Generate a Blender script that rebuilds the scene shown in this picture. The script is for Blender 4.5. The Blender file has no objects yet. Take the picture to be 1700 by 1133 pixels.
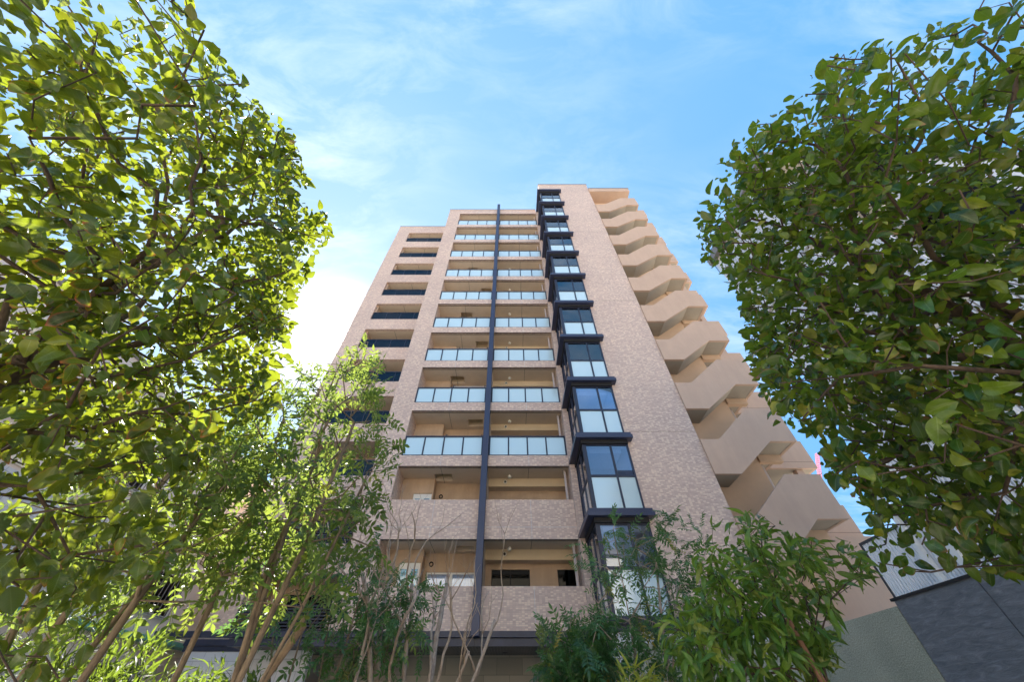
import bpy, math, random
import numpy as np
from mathutils import Vector, Matrix
R = math.radians
S = bpy.context.scene
COL = S.collection
random.seed(7)
rng = np.random.default_rng(11)

# ------------------------------------------------------------------ camera
# the lens is the origin of the scene; the ground lies 1.6 m below it
G = -1.6
cd = bpy.data.cameras.new('camera'); cam = bpy.data.objects.new('camera', cd); COL.objects.link(cam)
cd.sensor_width = 36.0; cd.lens = 588.0 / 1700 * 36
cd.shift_x = 4.0 / 1700
cd.clip_start = 0.05; cd.clip_end = 3000
cam.location = (0, 0, 0)
cam.rotation_euler = (R(90 + 47.1), 0, 0)
S.camera = cam

# ------------------------------------------------------------------ light
SUN = Vector((-.50, .673, .740)).normalized()
EL = math.asin(SUN.z); AZ = math.atan2(SUN.x, SUN.y)
S.view_settings.view_transform = 'Standard'; S.view_settings.look = 'None'
S.view_settings.gamma = 1; S.view_settings.use_curve_mapping = False
S.view_settings.exposure = 1.93
sd = bpy.data.lights.new('sun', 'SUN'); sun = bpy.data.objects.new('sun', sd); COL.objects.link(sun)
sd.energy = 4.6; sd.angle = R(.5); sd.color = (1, .95, .86)
sun.rotation_euler = SUN.to_track_quat('Z', 'Y').to_euler()
sun.location = SUN * 60

W = bpy.data.worlds.new('World'); S.world = W; W.use_nodes = True
nt = W.node_tree; nt.nodes.clear()
def N(t, **k):
    n = nt.nodes.new(t)
    for a, b in k.items(): setattr(n, a, b)
    return n
def L(a, b): nt.links.new(a, b)
def MTH(op, a, b=None, clamp=False):
    n = N('ShaderNodeMath', operation=op, use_clamp=clamp)
    for i, v in enumerate((a, b)):
        if v is None: continue
        if isinstance(v, (int, float)): n.inputs[i].default_value = v
        else: L(v, n.inputs[i])
    return n.outputs[0]
def MIXC(f, a, b, mode='MIX'):
    n = N('ShaderNodeMix', data_type='RGBA', blend_type=mode)
    for s, v in ((n.inputs[0], f), (n.inputs[6], a), (n.inputs[7], b)):
        if isinstance(v, (int, float)): s.default_value = v
        elif isinstance(v, tuple): s.default_value = (*v, 1)
        else: L(v, s)
    return n.outputs[2]
def RAMP(f, stops):
    n = N('ShaderNodeValToRGB'); e = n.color_ramp.elements
    while len(e) < len(stops): e.new(.5)
    for q, (p, c) in zip(e, stops): q.position = p; q.color = (*c, 1) if len(c) == 3 else c
    L(f, n.inputs[0]); return n.outputs[0]
sky = N('ShaderNodeTexSky'); sky.sky_type = 'NISHITA'; sky.sun_disc = False
sky.sun_elevation = EL; sky.sun_rotation = AZ
sky.air_density = 1.0; sky.dust_density = .3; sky.ozone_density = 2.2
hs = N('ShaderNodeHueSaturation'); hs.inputs['Saturation'].default_value = 1.12
L(sky.outputs[0], hs.inputs['Color'])
tc = N('ShaderNodeTexCoord'); sx = N('ShaderNodeSeparateXYZ'); L(tc.outputs['Generated'], sx.inputs[0])
# thin high cloud: streaky noise on a flat layer above the town
zz = MTH('MAXIMUM', MTH('ADD', sx.outputs[2], .18), .05)
cx = MTH('DIVIDE', sx.outputs[0], zz); cy = MTH('DIVIDE', sx.outputs[1], zz)
cb = N('ShaderNodeCombineXYZ'); L(cx, cb.inputs[0]); L(cy, cb.inputs[1])
mp = N('ShaderNodeMapping'); mp.inputs['Rotation'].default_value = (0, 0, R(-62)); mp.inputs['Scale'].default_value = (1.3, 3.4, 1)
L(cb.outputs[0], mp.inputs[0])
n1 = N('ShaderNodeTexNoise'); n1.inputs['Scale'].default_value = 3.6; n1.inputs['Detail'].default_value = 9; n1.inputs['Roughness'].default_value = .62; n1.inputs['Distortion'].default_value = .45
n2 = N('ShaderNodeTexNoise'); n2.inputs['Scale'].default_value = 1.1; n2.inputs['Detail'].default_value = 2
L(mp.outputs[0], n1.inputs['Vector']); L(cb.outputs[0], n2.inputs['Vector'])
cl = MTH('MULTIPLY', RAMP(n1.outputs[0], [(.42, (0, 0, 0)), (.78, (1, 1, 1))]), RAMP(n2.outputs[0], [(.36, (0, 0, 0)), (.62, (1, 1, 1))]))
# unseen low sky behind the camera whitened, added to fill the shaded facade
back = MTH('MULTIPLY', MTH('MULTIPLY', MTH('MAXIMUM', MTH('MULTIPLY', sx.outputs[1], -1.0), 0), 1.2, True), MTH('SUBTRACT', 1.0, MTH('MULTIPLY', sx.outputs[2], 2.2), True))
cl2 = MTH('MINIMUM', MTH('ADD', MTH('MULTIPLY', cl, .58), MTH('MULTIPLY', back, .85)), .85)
#AUR scattered round the sun
dp = N('ShaderNodeVectorMath', operation='DOT_PRODUCT'); L(tc.outputs['Generated'], dp.inputs[0]); dp.inputs[1].default_value = SUN
dc = MTH('MAXIMUM', dp.outputs['Value'], 0)
# colour of the sky by angle from the sun, mixed with the physical sky
half = MTH('ADD', MTH('MULTIPLY', dp.outputs['Value'], .5), .5)
air = RAMP(half, [(.0, (1.5, 2.2, 3.1)), (.45, (.9, 1.9, 3.1)), (.575, (.42, 1.42, 2.85)), (.80, (.76, 1.68, 2.98)), (.90, (1.02, 1.92, 3.08)), (.972, (1.45, 2.25, 3.15)), (.994, (1.8, 2.5, 3.2)), (1., (3.6, 3.6, 3.6))])  # first stops, away from the sun, raised as added fill for the facade
base = MIXC(.88, hs.outputs[0], air)
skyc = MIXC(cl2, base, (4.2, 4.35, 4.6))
g1 = MTH('MULTIPLY', MTH('POWER', dc, 60), .2)
g2 = MTH('MULTIPLY', MTH('POWER', dc, 260), 3.2)
g3 = MTH('MULTIPLY', MTH('POWER', dc, 3500), 400.0)
gl = MTH('ADD', MTH('ADD', g1, g2), g3)
glc = MIXC(1.0, (1, .985, .95), gl, 'MULTIPLY')
tot = MIXC(1.0, skyc, glc, 'ADD')
bg = N('ShaderNodeBackground'); bg.inputs['Strength'].default_value = .10
L(tot, bg.inputs[0]); wo = N('ShaderNodeOutputWorld'); L(bg.outputs[0], wo.inputs[0])

# ------------------------------------------------------------------ materials
MAT = {}
def mat(name, base=(.5, .5, .5), rough=.7, metal=0., noise=0., nscale=3., bump=0., bscale=200., spec=.5, streak=0.):
    global nt
    m = bpy.data.materials.new(name); m.use_nodes = True; nt = m.node_tree
    b = nt.nodes['Principled BSDF']
    b.inputs['Base Color'].default_value = (*base, 1); b.inputs['Roughness'].default_value = rough
    b.inputs['Metallic'].default_value = metal; b.inputs['Specular IOR Level'].default_value = spec
    ge = N('ShaderNodeNewGeometry')
    if noise:
        t = N('ShaderNodeTexNoise'); t.inputs['Scale'].default_value = nscale; t.inputs['Detail'].default_value = 6; t.inputs['Roughness'].default_value = .65
        L(ge.outputs['Position'], t.inputs['Vector'])
        lo = tuple(c * (1 - noise) for c in base); hi = tuple(min(1, c * (1 + noise)) for c in base)
        L(RAMP(t.outputs[0], [(.3, lo), (.7, hi)]), b.inputs['Base Color'])
    if streak:
        mq = N('ShaderNodeMapping'); mq.inputs['Scale'].default_value = (1.6, 1.6, .3); L(ge.outputs['Position'], mq.inputs[0])
        t = N('ShaderNodeTexNoise'); t.inputs['Scale'].default_value = 1.6; t.inputs['Detail'].default_value = 7; t.inputs['Roughness'].default_value = .7
        L(mq.outputs[0], t.inputs['Vector'])
        src = b.inputs['Base Color'].links[0].from_socket
        L(MIXC(1.0, src, RAMP(t.outputs[0], [(.35, (1 - streak,) * 3), (.62, (1.03,) * 3)]), 'MULTIPLY'), b.inputs['Base Color'])
    if bump:
        t = N('ShaderNodeTexNoise'); t.inputs['Scale'].default_value = bscale; t.inputs['Detail'].default_value = 3
        L(ge.outputs['Position'], t.inputs['Vector'])
        q = N('ShaderNodeBump'); q.inputs['Strength'].default_value = bump; q.inputs['Distance'].default_value = .01
        L(t.outputs[0], q.inputs['Height']); L(q.outputs[0], b.inputs['Normal'])
    MAT[name] = m
    return m, b
mat('column metal', (.035, .042, .085), .38, 0, .12, 1.5)
mat('dark metal', (.022, .027, .052), .42, .0, .25, 2.5, .0)
mat('black gap', (.012, .011, .012), .7)
mat('render beige', (.52, .375, .26), .85, 0, .07, 1.4, .35, 160, streak=.10)
mat('soffit', (.66, .54, .42), .85, 0, .07, 1.1, .25, 120)
mat('beam tan', (.66, .53, .36), .8, 0, .05, 1.4, .3, 160)
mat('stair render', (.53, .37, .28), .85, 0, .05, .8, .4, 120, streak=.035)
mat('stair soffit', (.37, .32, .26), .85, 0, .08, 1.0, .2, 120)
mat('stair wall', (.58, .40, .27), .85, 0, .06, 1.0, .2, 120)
mat('pipe', (.50, .42, .39), .5)
mat('white paint', (.78, .78, .77), .5, 0, .05, 4)
mat('white frame', (.80, .80, .78), .4)
mat('lamp glass', (.82, .80, .74), .35)
mat('curtain', (.72, .74, .70), .8, 0, .15, 14)
mat('room wall', (.70, .66, .60), .8)
mat('room ceiling', (.66, .64, .62), .8)
mat('joint', (.50, .53, .58), .6)
mat('seam', (.10, .08, .06), .8)
mat('cream wall', (.78, .68, .55), .85, 0, .08, .8, .2, 90)
mat('green trim', (.12, .36, .30), .5)
mat('pink wall', (.76, .67, .63), .85, 0, .08, .7, .2, 90)  # pinkish wall, base colour lightened to stand in for the sun's glare veil
mat('concrete', (.40, .40, .37), .9, 0, .22, .6, .2, 40)
mat('paving', (.60, .53, .44), .9, 0, .12, 1.2, .2, 40)
mat('asphalt', (.06, .06, .062), .9, 0, .25, 4, .3, 90)
mat('kerb', (.42, .41, .39), .85, 0, .15, 3)
mat('road paint', (.75, .75, .73), .7, 0, .08, 6)
mat('soil', (.09, .065, .045), .95, 0, .35, 5, .6, 30)
mat('stake wood', (.34, .23, .15), .8, 0, .35, 9, .5, 60)
mat('red stake', (.30, .155, .105), .7, 0, .3, 9, .4, 60)
mat('crane red', (.75, .02, .015), .5)
mat('roof metal', (.25, .23, .22), .5)
mat('far block', (.55, .53, .50), .85, 0, .08, .2)
mat('louver white', (.80, .80, .82), .5, 0, .04, 2)
mat('wire', (.05, .05, .055), .5)
mat('white wall', (.66, .65, .64), .8, 0, .06, 1.3)
mat('air unit', (.70, .69, .66), .5)
mat('soffit board', (.10, .085, .075), .7, 0, .2, 3)

def tile_mat(name, c1, c2, c3, mortar, bw=.1, rh=.05, ms=.0035, rough=.55, off=.5):
    global nt
    m, b = mat(name, (.5, .4, .35), rough)
    nt = m.node_tree
    uv = N('ShaderNodeUVMap', uv_map='UVMap')
    def brick(ca, cb_, seedshift, bwid, bias=0., msz=ms, mor=mortar):
        mpn = N('ShaderNodeMapping'); mpn.inputs['Location'].default_value = (seedshift, seedshift * .5, 0)
        L(uv.outputs[0], mpn.inputs[0])
        k = N('ShaderNodeTexBrick'); L(mpn.outputs[0], k.inputs['Vector'])
        k.offset = off; k.squash = 1
        k.inputs['Scale'].default_value = 1; k.inputs['Brick Width'].default_value = bwid; k.inputs['Row Height'].default_value = rh
        k.inputs['Mortar Size'].default_value = msz; k.inputs['Mortar Smooth'].default_value = .1; k.inputs['Bias'].default_value = bias
        k.inputs['Color1'].default_value = (*ca, 1); k.inputs['Color2'].default_value = (*cb_, 1); k.inputs['Mortar'].default_value = (*mor, 1)
        return k
    k1 = brick(c1, c2, 0, bw)
    k2 = brick((0, 0, 0), (1, 1, 1), bw * 40, bw, 0, 0, (0, 0, 0))
    msk = RAMP(k2.outputs['Color'], [(.70, (0, 0, 0)), (.74, (1, 1, 1))])
    notm = MTH('SUBTRACT', 1.0, k1.outputs['Fac'])
    c = MIXC(MTH('MULTIPLY', msk, notm), k1.outputs['Color'], c3)
    t = N('ShaderNodeTexNoise'); t.inputs['Scale'].default_value = .35; t.inputs['Detail'].default_value = 5
    L(uv.outputs[0], t.inputs['Vector'])
    c = MIXC(1.0, c, RAMP(t.outputs[0], [(.3, (.90, .90, .91)), (.7, (1.04, 1.03, 1.02))]), 'MULTIPLY')
    L(c, b.inputs['Base Color'])
    q = N('ShaderNodeBump'); q.inputs['Strength'].default_value = .35; q.inputs['Distance'].default_value = .004
    L(notm, q.inputs['Height']); L(q.outputs[0], b.inputs['Normal'])
    return m
tile_mat('tile', (.65, .475, .385), (.52, .37, .32), (.74, .57, .45), (.49, .375, .32), off=0.)
tile_mat('stone base', (.30, .27, .21), (.24, .215, .17), (.33, .29, .23), (.12, .11, .09), .9, .45, .006, .7)
tile_mat('white panel', (.64, .63, .63), (.58, .57, .58), (.66, .66, .66), (.3, .3, .3), .6, .3, .006, .6)
tile_mat('pale panel', (.60, .60, .62), (.54, .54, .57), (.64, .64, .65), (.3, .3, .32), .45, .3, .006, .6)

def glass_mat(name, tint, rough, refl, add=.10, diff=None, dmix=0.):
    """window glass: sees through with a tint, mirrors by Fresnel; frosted when diff is given"""
    global nt
    m = bpy.data.materials.new(name); m.use_nodes = True; nt = m.node_tree; nt.nodes.clear()
    o = N('ShaderNodeOutputMaterial')
    tr = N('ShaderNodeBsdfTransparent'); tr.inputs[0].default_value = (*tint, 1)
    gs = N('ShaderNodeBsdfGlossy'); gs.inputs['Color'].default_value = (.95, .98, 1, 1); gs.inputs['Roughness'].default_value = rough
    body = tr.outputs[0]
    if diff:
        df = N('ShaderNodeBsdfDiffuse'); df.inputs[0].default_value = (*diff, 1)
        mx = N('ShaderNodeMixShader'); mx.inputs[0].default_value = dmix; L(tr.outputs[0], mx.inputs[1]); L(df.outputs[0], mx.inputs[2]); body = mx.outputs[0]
    fr = N('ShaderNodeFresnel'); fr.inputs[0].default_value = 1.5
    f = MTH('ADD', MTH('MULTIPLY', fr.outputs[0], refl), add, True)
    m2 = N('ShaderNodeMixShader'); L(f, m2.inputs[0]); L(body, m2.inputs[1]); L(gs.outputs[0], m2.inputs[2])
    L(m2.outputs[0], o.inputs[0]); MAT[name] = m
glass_mat('clear glass', (.66, .78, .97), .0, 1.7, add=.06)
glass_mat('frosted glass', (.5, .6, .65), .16, 2.2, diff=(.57, .73, .78), dmix=.93)
glass_mat('smoked glass', (.12, .14, .18), .02, .45, add=.02)
glass_mat('dark glass', (.04, .04, .04), .02, .3, add=.0)
glass_mat('blue pane', (.15, .55, .75), .05, 1.2, diff=(.10, .50, .75), dmix=.7)

# cleft stone of the retaining wall
m, b = mat('cleft stone', (.16, .165, .18), .55)
nt = m.node_tree
uv = N('ShaderNodeUVMap', uv_map='UVMap'); mpn = N('ShaderNodeMapping'); mpn.inputs['Scale'].default_value = (1.2, 5.0, 1); mpn.inputs['Rotation'].default_value = (0, 0, R(8)); L(uv.outputs[0], mpn.inputs[0])
t = N('ShaderNodeTexNoise'); t.inputs['Scale'].default_value = 3.5; t.inputs['Detail'].default_value = 10; t.inputs['Roughness'].default_value = .68; t.inputs['Distortion'].default_value = .7
L(mpn.outputs[0], t.inputs['Vector'])
L(RAMP(t.outputs[0], [(.3, (.095, .105, .125)), (.52, (.15, .16, .18)), (.72, (.235, .245, .265))]), b.inputs['Base Color'])
q = N('ShaderNodeBump'); q.inputs['Strength'].default_value = .8; q.inputs['Distance'].default_value = .02
L(t.outputs[0], q.inputs['Height']); L(q.outputs[0], b.inputs['Normal'])
# pebbledash of the low garden wall
m, b = mat('pebbledash', (.33, .33, .27), .95)
nt = m.node_tree; ge = N('ShaderNodeNewGeometry')
t = N('ShaderNodeTexNoise'); t.inputs['Scale'].default_value = 55; t.inputs['Detail'].default_value = 4; L(ge.outputs['Position'], t.inputs['Vector'])
t2 = N('ShaderNodeTexNoise'); t2.inputs['Scale'].default_value = 1.2; t2.inputs['Detail'].default_value = 5; L(ge.outputs['Position'], t2.inputs['Vector'])
c = MIXC(1.0, RAMP(t.outputs[0], [(.3, (.24, .24, .19)), (.7, (.46, .46, .38))]), RAMP(t2.outputs[0], [(.3, (.82, .84, .80)), (.7, (1.08, 1.06, 1.02))]), 'MULTIPLY')
L(c, b.inputs['Base Color'])
q = N('ShaderNodeBump'); q.inputs['Strength'].default_value = .9; q.inputs['Distance'].default_value = .012
L(t.outputs[0], q.inputs['Height']); L(q.outputs[0], b.inputs['Normal'])

def bark_mat(name, a, b_, sc=14):
    global nt
    m, b = mat(name, a, .85)
    nt = m.node_tree; ge = N('ShaderNodeNewGeometry'); mpn = N('ShaderNodeMapping'); mpn.inputs['Scale'].default_value = (1, 1, .28)
    L(ge.outputs['Position'], mpn.inputs[0])
    t = N('ShaderNodeTexNoise'); t.inputs['Scale'].default_value = sc; t.inputs['Detail'].default_value = 8; t.inputs['Roughness'].default_value = .7
    L(mpn.outputs[0], t.inputs['Vector'])
    L(RAMP(t.outputs[0], [(.32, a), (.66, b_)]), b.inputs['Base Color'])
    q = N('ShaderNodeBump'); q.inputs['Strength'].default_value = .7; q.inputs['Distance'].default_value = .01
    L(t.outputs[0], q.inputs['Height']); L(q.outputs[0], b.inputs['Normal'])
bark_mat('bark dark', (.045, .030, .022), (.13, .085, .06), 30)
bark_mat('bark grey', (.10, .072, .05), (.30, .22, .15), 26)
bark_mat('bark pale', (.24, .17, .13), (.50, .40, .33), 26)

def leaf_mat(name, stops, back, edge=None, trans=.42, tcol=(.45, .62, .05), rough=.32, edge_t=.80):
    """leaf: colour picked per leaf from stops, paler back, coloured rim on some, light passing through"""
    global nt
    m = bpy.data.materials.new(name); m.use_nodes = True; nt = m.node_tree
    b = nt.nodes['Principled BSDF']; out = nt.nodes['Material Output']
    at = N('ShaderNodeAttribute', attribute_name='rnd'); uv = N('ShaderNodeUVMap', uv_map='UVMap')
    s = N('ShaderNodeSeparateXYZ'); L(uv.outputs[0], s.inputs[0])
    c = RAMP(at.outputs['Fac'], stops)
    ax = MTH('ABSOLUTE', MTH('SUBTRACT', s.outputs[0], .5))
    # pale midrib
    rib = MTH('LESS_THAN', ax, .028)
    c = MIXC(MTH('MULTIPLY', rib, .35), c, (.30, .38, .12))
    # side veins, faint
    vv = MTH('SINE', MTH('MULTIPLY', MTH('SUBTRACT', s.outputs[1], MTH('MULTIPLY', ax, .5)), 60.0))
    c = MIXC(MTH('MULTIPLY', MTH('GREATER_THAN', vv, .82), .16), c, (.22, .32, .08))
    if edge:
        a2 = N('ShaderNodeMath', operation='FRACT'); L(MTH('MULTIPLY', at.outputs['Fac'], 37.7), a2.inputs[0])
        rim = MTH('MAXIMUM', MTH('MULTIPLY', MTH('SUBTRACT', MTH('MULTIPLY', ax, 2.0), .74), 3.2, True), MTH('MULTIPLY', MTH('SUBTRACT', s.outputs[1], .80), 5.0, True), )
        f = MTH('MULTIPLY', MTH('MULTIPLY', rim, MTH('GREATER_THAN', a2.outputs[0], edge_t)), .85)
        c = MIXC(f, c, edge)
    ge = N('ShaderNodeNewGeometry')
    tn = N('ShaderNodeTexNoise'); tn.inputs['Scale'].default_value = 45; tn.inputs['Detail'].default_value = 3; L(ge.outputs['Position'], tn.inputs['Vector'])
    c = MIXC(1.0, c, RAMP(tn.outputs[0], [(.3, (.72, .74, .70)), (.7, (1.25, 1.22, 1.2))]), 'MULTIPLY')
    cf = MIXC(MTH('MULTIPLY', ge.outputs['Backfacing'], .55), c, back)
    L(cf, b.inputs['Base Color']); b.inputs['Roughness'].default_value = rough
    tr = N('ShaderNodeBsdfTranslucent')
    L(MIXC(.75, c, tcol), tr.inputs[0])
    mx = N('ShaderNodeMixShader'); mx.inputs[0].default_value = trans
    L(b.outputs[0], mx.inputs[1]); L(tr.outputs[0], mx.inputs[2]); L(mx.outputs[0], out.inputs[0])
    MAT[name] = m
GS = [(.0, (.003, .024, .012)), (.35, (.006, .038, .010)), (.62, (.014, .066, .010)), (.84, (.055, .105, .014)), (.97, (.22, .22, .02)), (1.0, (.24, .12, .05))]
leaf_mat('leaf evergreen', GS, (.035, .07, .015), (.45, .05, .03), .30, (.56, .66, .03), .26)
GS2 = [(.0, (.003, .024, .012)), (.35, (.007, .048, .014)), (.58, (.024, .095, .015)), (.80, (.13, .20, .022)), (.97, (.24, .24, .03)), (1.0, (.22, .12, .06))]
leaf_mat('leaf evergreen shade', GS2, (.08, .11, .025), (.28, .05, .06), .36, (.36, .52, .03), .22, .78)  # copy of the evergreen leaf for the shaded tree, light difference put into colour
leaf_mat('leaf ash', [(.0, (.008, .040, .016)), (.5, (.022, .080, .018)), (.85, (.07, .15, .02)), (1, (.30, .27, .03))], (.06, .11, .03), None, .36, (.52, .66, .10), .5)
leaf_mat('leaf nandina', [(.0, (.012, .070, .034)), (.55, (.040, .14, .045)), (.9, (.10, .22, .05)), (1, (.30, .22, .03))], (.05, .10, .05), None, .32, (.25, .45, .10), .35)
leaf_mat('leaf oak', [(.0, (.018, .085, .018)), (.5, (.06, .175, .026)), (.85, (.18, .30, .035)), (1, (.26, .28, .05))], (.09, .14, .04), None, .38, (.42, .58, .06), .34)
leaf_mat('leaf bamboo', [(.0, (.14, .20, .02)), (.6, (.30, .34, .03)), (1, (.42, .40, .06))], (.30, .33, .08), None, .4, (.6, .6, .08), .4)
leaf_mat('leaf hedge', [(.0, (.005, .022, .006)), (.6, (.015, .05, .010)), (1, (.10, .17, .03))], (.06, .11, .03), None, .35, (.4, .55, .05), .6)

# ------------------------------------------------------------------ mesh helpers
class MB:
    def __init__(s): s.v = []; s.f = []; s.m = []; s.cm = 0
    def face(s, pts):
        i = len(s.v); s.v += [tuple(p) for p in pts]; s.f.append(tuple(range(i, i + len(pts)))); s.m.append(s.cm)
    def box(s, x0, x1, y0, y1, z0, z1):
        i = len(s.v)
        s.v += [(x0, y0, z0), (x1, y0, z0), (x1, y1, z0), (x0, y1, z0), (x0, y0, z1), (x1, y0, z1), (x1, y1, z1), (x0, y1, z1)]
        for q in ((0, 3, 2, 1), (4, 5, 6, 7), (0, 1, 5, 4), (1, 2, 6, 5), (2, 3, 7, 6), (3, 0, 4, 7)):
            s.f.append(tuple(i + a for a in q)); s.m.append(s.cm)
        return s
    def prism(s, prof, y0, y1):
        """profile in XZ pushed along Y"""
        n = len(prof); i = len(s.v)
        s.v += [(x, y0, z) for x, z in prof] + [(x, y1, z) for x, z in prof]
        s.f.append(tuple(range(i, i + n))); s.m.append(s.cm)
        s.f.append(tuple(range(i + 2 * n - 1, i + n - 1, -1))); s.m.append(s.cm)
        for a in range(n):
            b = (a + 1) % n
            s.f.append((i + b, i + a, i + n + a, i + n + b)); s.m.append(s.cm)
        return s
    def tube(s, pts, rad, n=8, cap=True):
        rings = []
        for k, p in enumerate(pts):
            p = Vector(p)
            d = (Vector(pts[min(k + 1, len(pts) - 1)]) - Vector(pts[max(k - 1, 0)])).normalized()
            a = d.orthogonal().normalized() if k == 0 else (pa - d * pa.dot(d)).normalized()
            pa = a; c = d.cross(a); r = rad[k] if hasattr(rad, '__len__') else rad
            rings.append(len(s.v))
            for q in range(n):
                t = 2 * math.pi * q / n
                s.v.append(tuple(p + a * (r * math.cos(t)) + c * (r * math.sin(t))))
        for k in range(len(rings) - 1):
            for q in range(n):
                s.f.append((rings[k] + q, rings[k] + (q + 1) % n, rings[k + 1] + (q + 1) % n, rings[k + 1] + q)); s.m.append(s.cm)
        if cap:
            s.f.append(tuple(rings[0] + q for q in range(n - 1, -1, -1))); s.m.append(s.cm)
            s.f.append(tuple(rings[-1] + q for q in range(n))); s.m.append(s.cm)
        return s
    def lathe(s, cx, cy, prof, n=16):
        i = len(s.v)
        for r, z in prof:
            for q in range(n):
                t = 2 * math.pi * q / n; s.v.append((cx + r * math.cos(t), cy + r * math.sin(t), z))
        for k in range(len(prof) - 1):
            for q in range(n):
                s.f.append((i + k * n + q, i + k * n + (q + 1) % n, i + (k + 1) * n + (q + 1) % n, i + (k + 1) * n + q)); s.m.append(s.cm)
        return s
def obj(name, mb, mats, parent=None, loc=(0, 0, 0), smooth=False, bevel=0):
    me = bpy.data.meshes.new(name); me.from_pydata(mb.v, [], mb.f)
    if not isinstance(mats, (list, tuple)): mats = [mats]
    for m in mats: me.materials.append(MAT[m])
    if len(mats) > 1: me.polygons.foreach_set('material_index', mb.m)
    if smooth: me.polygons.foreach_set('use_smooth', [True] * len(me.polygons))
    me.update()
    # box-projected UVs in metres, so brick patterns keep their real size
    uvl = me.uv_layers.new(name='UVMap'); d = []
    for p in me.polygons:
        nx, ny, nz = (abs(a) for a in p.normal)
        for vi in p.vertices:
            x, y, z = me.vertices[vi].co
            d += (y + loc[1], z + loc[2]) if nx > ny and nx > nz else (x + loc[0], z + loc[2]) if ny >= nz else (x, y)
    uvl.data.foreach_set('uv', d)
    o = bpy.data.objects.new(name, me); COL.objects.link(o); o.location = loc
    if parent: o.parent = parent
    if bevel:
        b = o.modifiers.new('edge', 'BEVEL'); b.width = bevel; b.segments = 1; b.limit_method = 'ANGLE'
    return o
def tag(o, label, cat, group=None, kind=None):
    if label: o['label'] = label
    if cat: o['category'] = cat
    if group: o['group'] = group
    if kind: o['kind'] = kind
    return o
def thing(name, loc, label, cat, group=None):
    o = bpy.data.objects.new(name, None); COL.objects.link(o); o.location = loc; o.empty_display_size = .3
    return tag(o, label, cat, group)
def struct(name, mb, m, label=None):
    o = obj(name, mb, m); o['kind'] = 'structure'
    return o
def copy_part(o, parent, dz=0, dx=0, dy=0):
    c = o.copy(); COL.objects.link(c); c.parent = parent
    c.location = (o.location.x + dx, o.location.y + dy, o.location.z + dz)
    for ch in list(o.children):
        g = ch.copy(); COL.objects.link(g); g.parent = c
    return c
# ------------------------------------------------------------------ ground, pavement, road
struct('ground', MB().box(-1500, 1500, -1500, 1500, G - .5, G), 'paving')
struct('road', MB().box(-60, 60, -11.2, -4.6, G + .0, G + .004), 'asphalt')
k_ = MB(); k_.box(-60, 60, -4.6, -4.45, G, G + .13); k_.box(-60, 60, -11.35, -11.2, G, G + .13); struct('kerb', k_, 'kerb')
k_ = MB()
for i in range(-20, 20): k_.box(i * 3, i * 3 + 1.8, -7.95, -7.82, G + .004, G + .008)
struct('road_marking', k_, 'road paint')
struct('planting_bed', MB().box(-7, 5.2, 2.2, 7.6, G, G + .12), 'soil')

# ------------------------------------------------------------------ apartment building
H = 2.95
def zk(k): return 1.98 if k == 0 else 4.70 + H * (k - 1)
BX, BY = 0.0, 14.6
bld = thing('apartment_building', (BX, BY, G), 'tall pink tiled apartment block with stacked glass bays, balconies and zigzag stair', 'apartment building')
O = (-BX, -BY, -G)
def part(name, mb, m, **k): return obj(name, mb, m, bld, O, **k)
D = 14.6
# cores that carry the floors
part('core_wall', MB().box(-11.2, 7.5, 18.2, 26, G, 34.8), 'render beige')
# tiled walls
mb = MB(); mb.box(-5.98, -4.88, D, 18.2, 1.98, 35.15)                 # pier left of the balconies
part('tiled_pier', mb, 'tile')
mb = MB(); WY = 16.25
mb.box(-11.27, -10.07, WY, 18.3, 1.98, 34.85)
mb.box(-10.07, -5.98, WY, WY + .2, zk(11) - .74, 34.85)
for k in range(1, 12):
    top = zk(k) - .74 - 1.85
    low = zk(k - 1) - .74 if k > 1 else 1.98
    mb.box(-10.07, -5.98, WY, WY + .2, low, top)
wing = part('wing_wall', mb, 'tile')
mb = MB()
mb.box(-11.3, -11.0, WY - .03, 20, 34.85, 34.93); mb.box(-11.0, -5.98, WY - .03, WY + .3, 34.85, 34.93)
mb.box(-6.01, 2.6, D - .03, D + .3, 35.15, 35.23); mb.box(-6.01, -5.7, D + .3, 20, 35.15, 35.23)
part('roof_edge', mb, 'roof metal')
mb = MB(); mb.box(-11.0, -5.98, WY + .3, 26, 34.5, 34.7); mb.box(-5.7, 2.6, D + .3, 26, 34.8, 34.9); mb.box(2.9, 7.62, 16.0, 26, 34.8, 35.9)
part('roof', mb, 'roof metal')
# tower: solid tiled part right of the glass bays
mb = MB(); mb.box(4.66, 7.62, 12.6, 18.2, 2.02, 36.45); mb.box(2.84, 4.66, 12.6, 16.5, 34.46, 36.45)
mb.box(2.6, 2.88, 14.42, 18.2, 1.98, 34.46); mb.box(2.84, 4.66, 16.0, 16.5, 1.98, 34.46)
part('tower_wall', mb, 'tile')
mb = MB(); mb.box(2.80, 7.66, 12.56, 12.8, 36.45, 36.53); mb.box(2.80, 3.0, 12.8, 16.5, 36.45, 36.53); mb.box(7.46, 7.66, 12.8, 18, 36.45, 36.53)
part('tower_edge', mb, 'roof metal')
mb = MB()
for z in (8.1, 17.1, 26.15): part('wall_joint', MB().box(4.9, 7.62, 12.597, 12.6, z, z + .012), 'seam')

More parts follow.
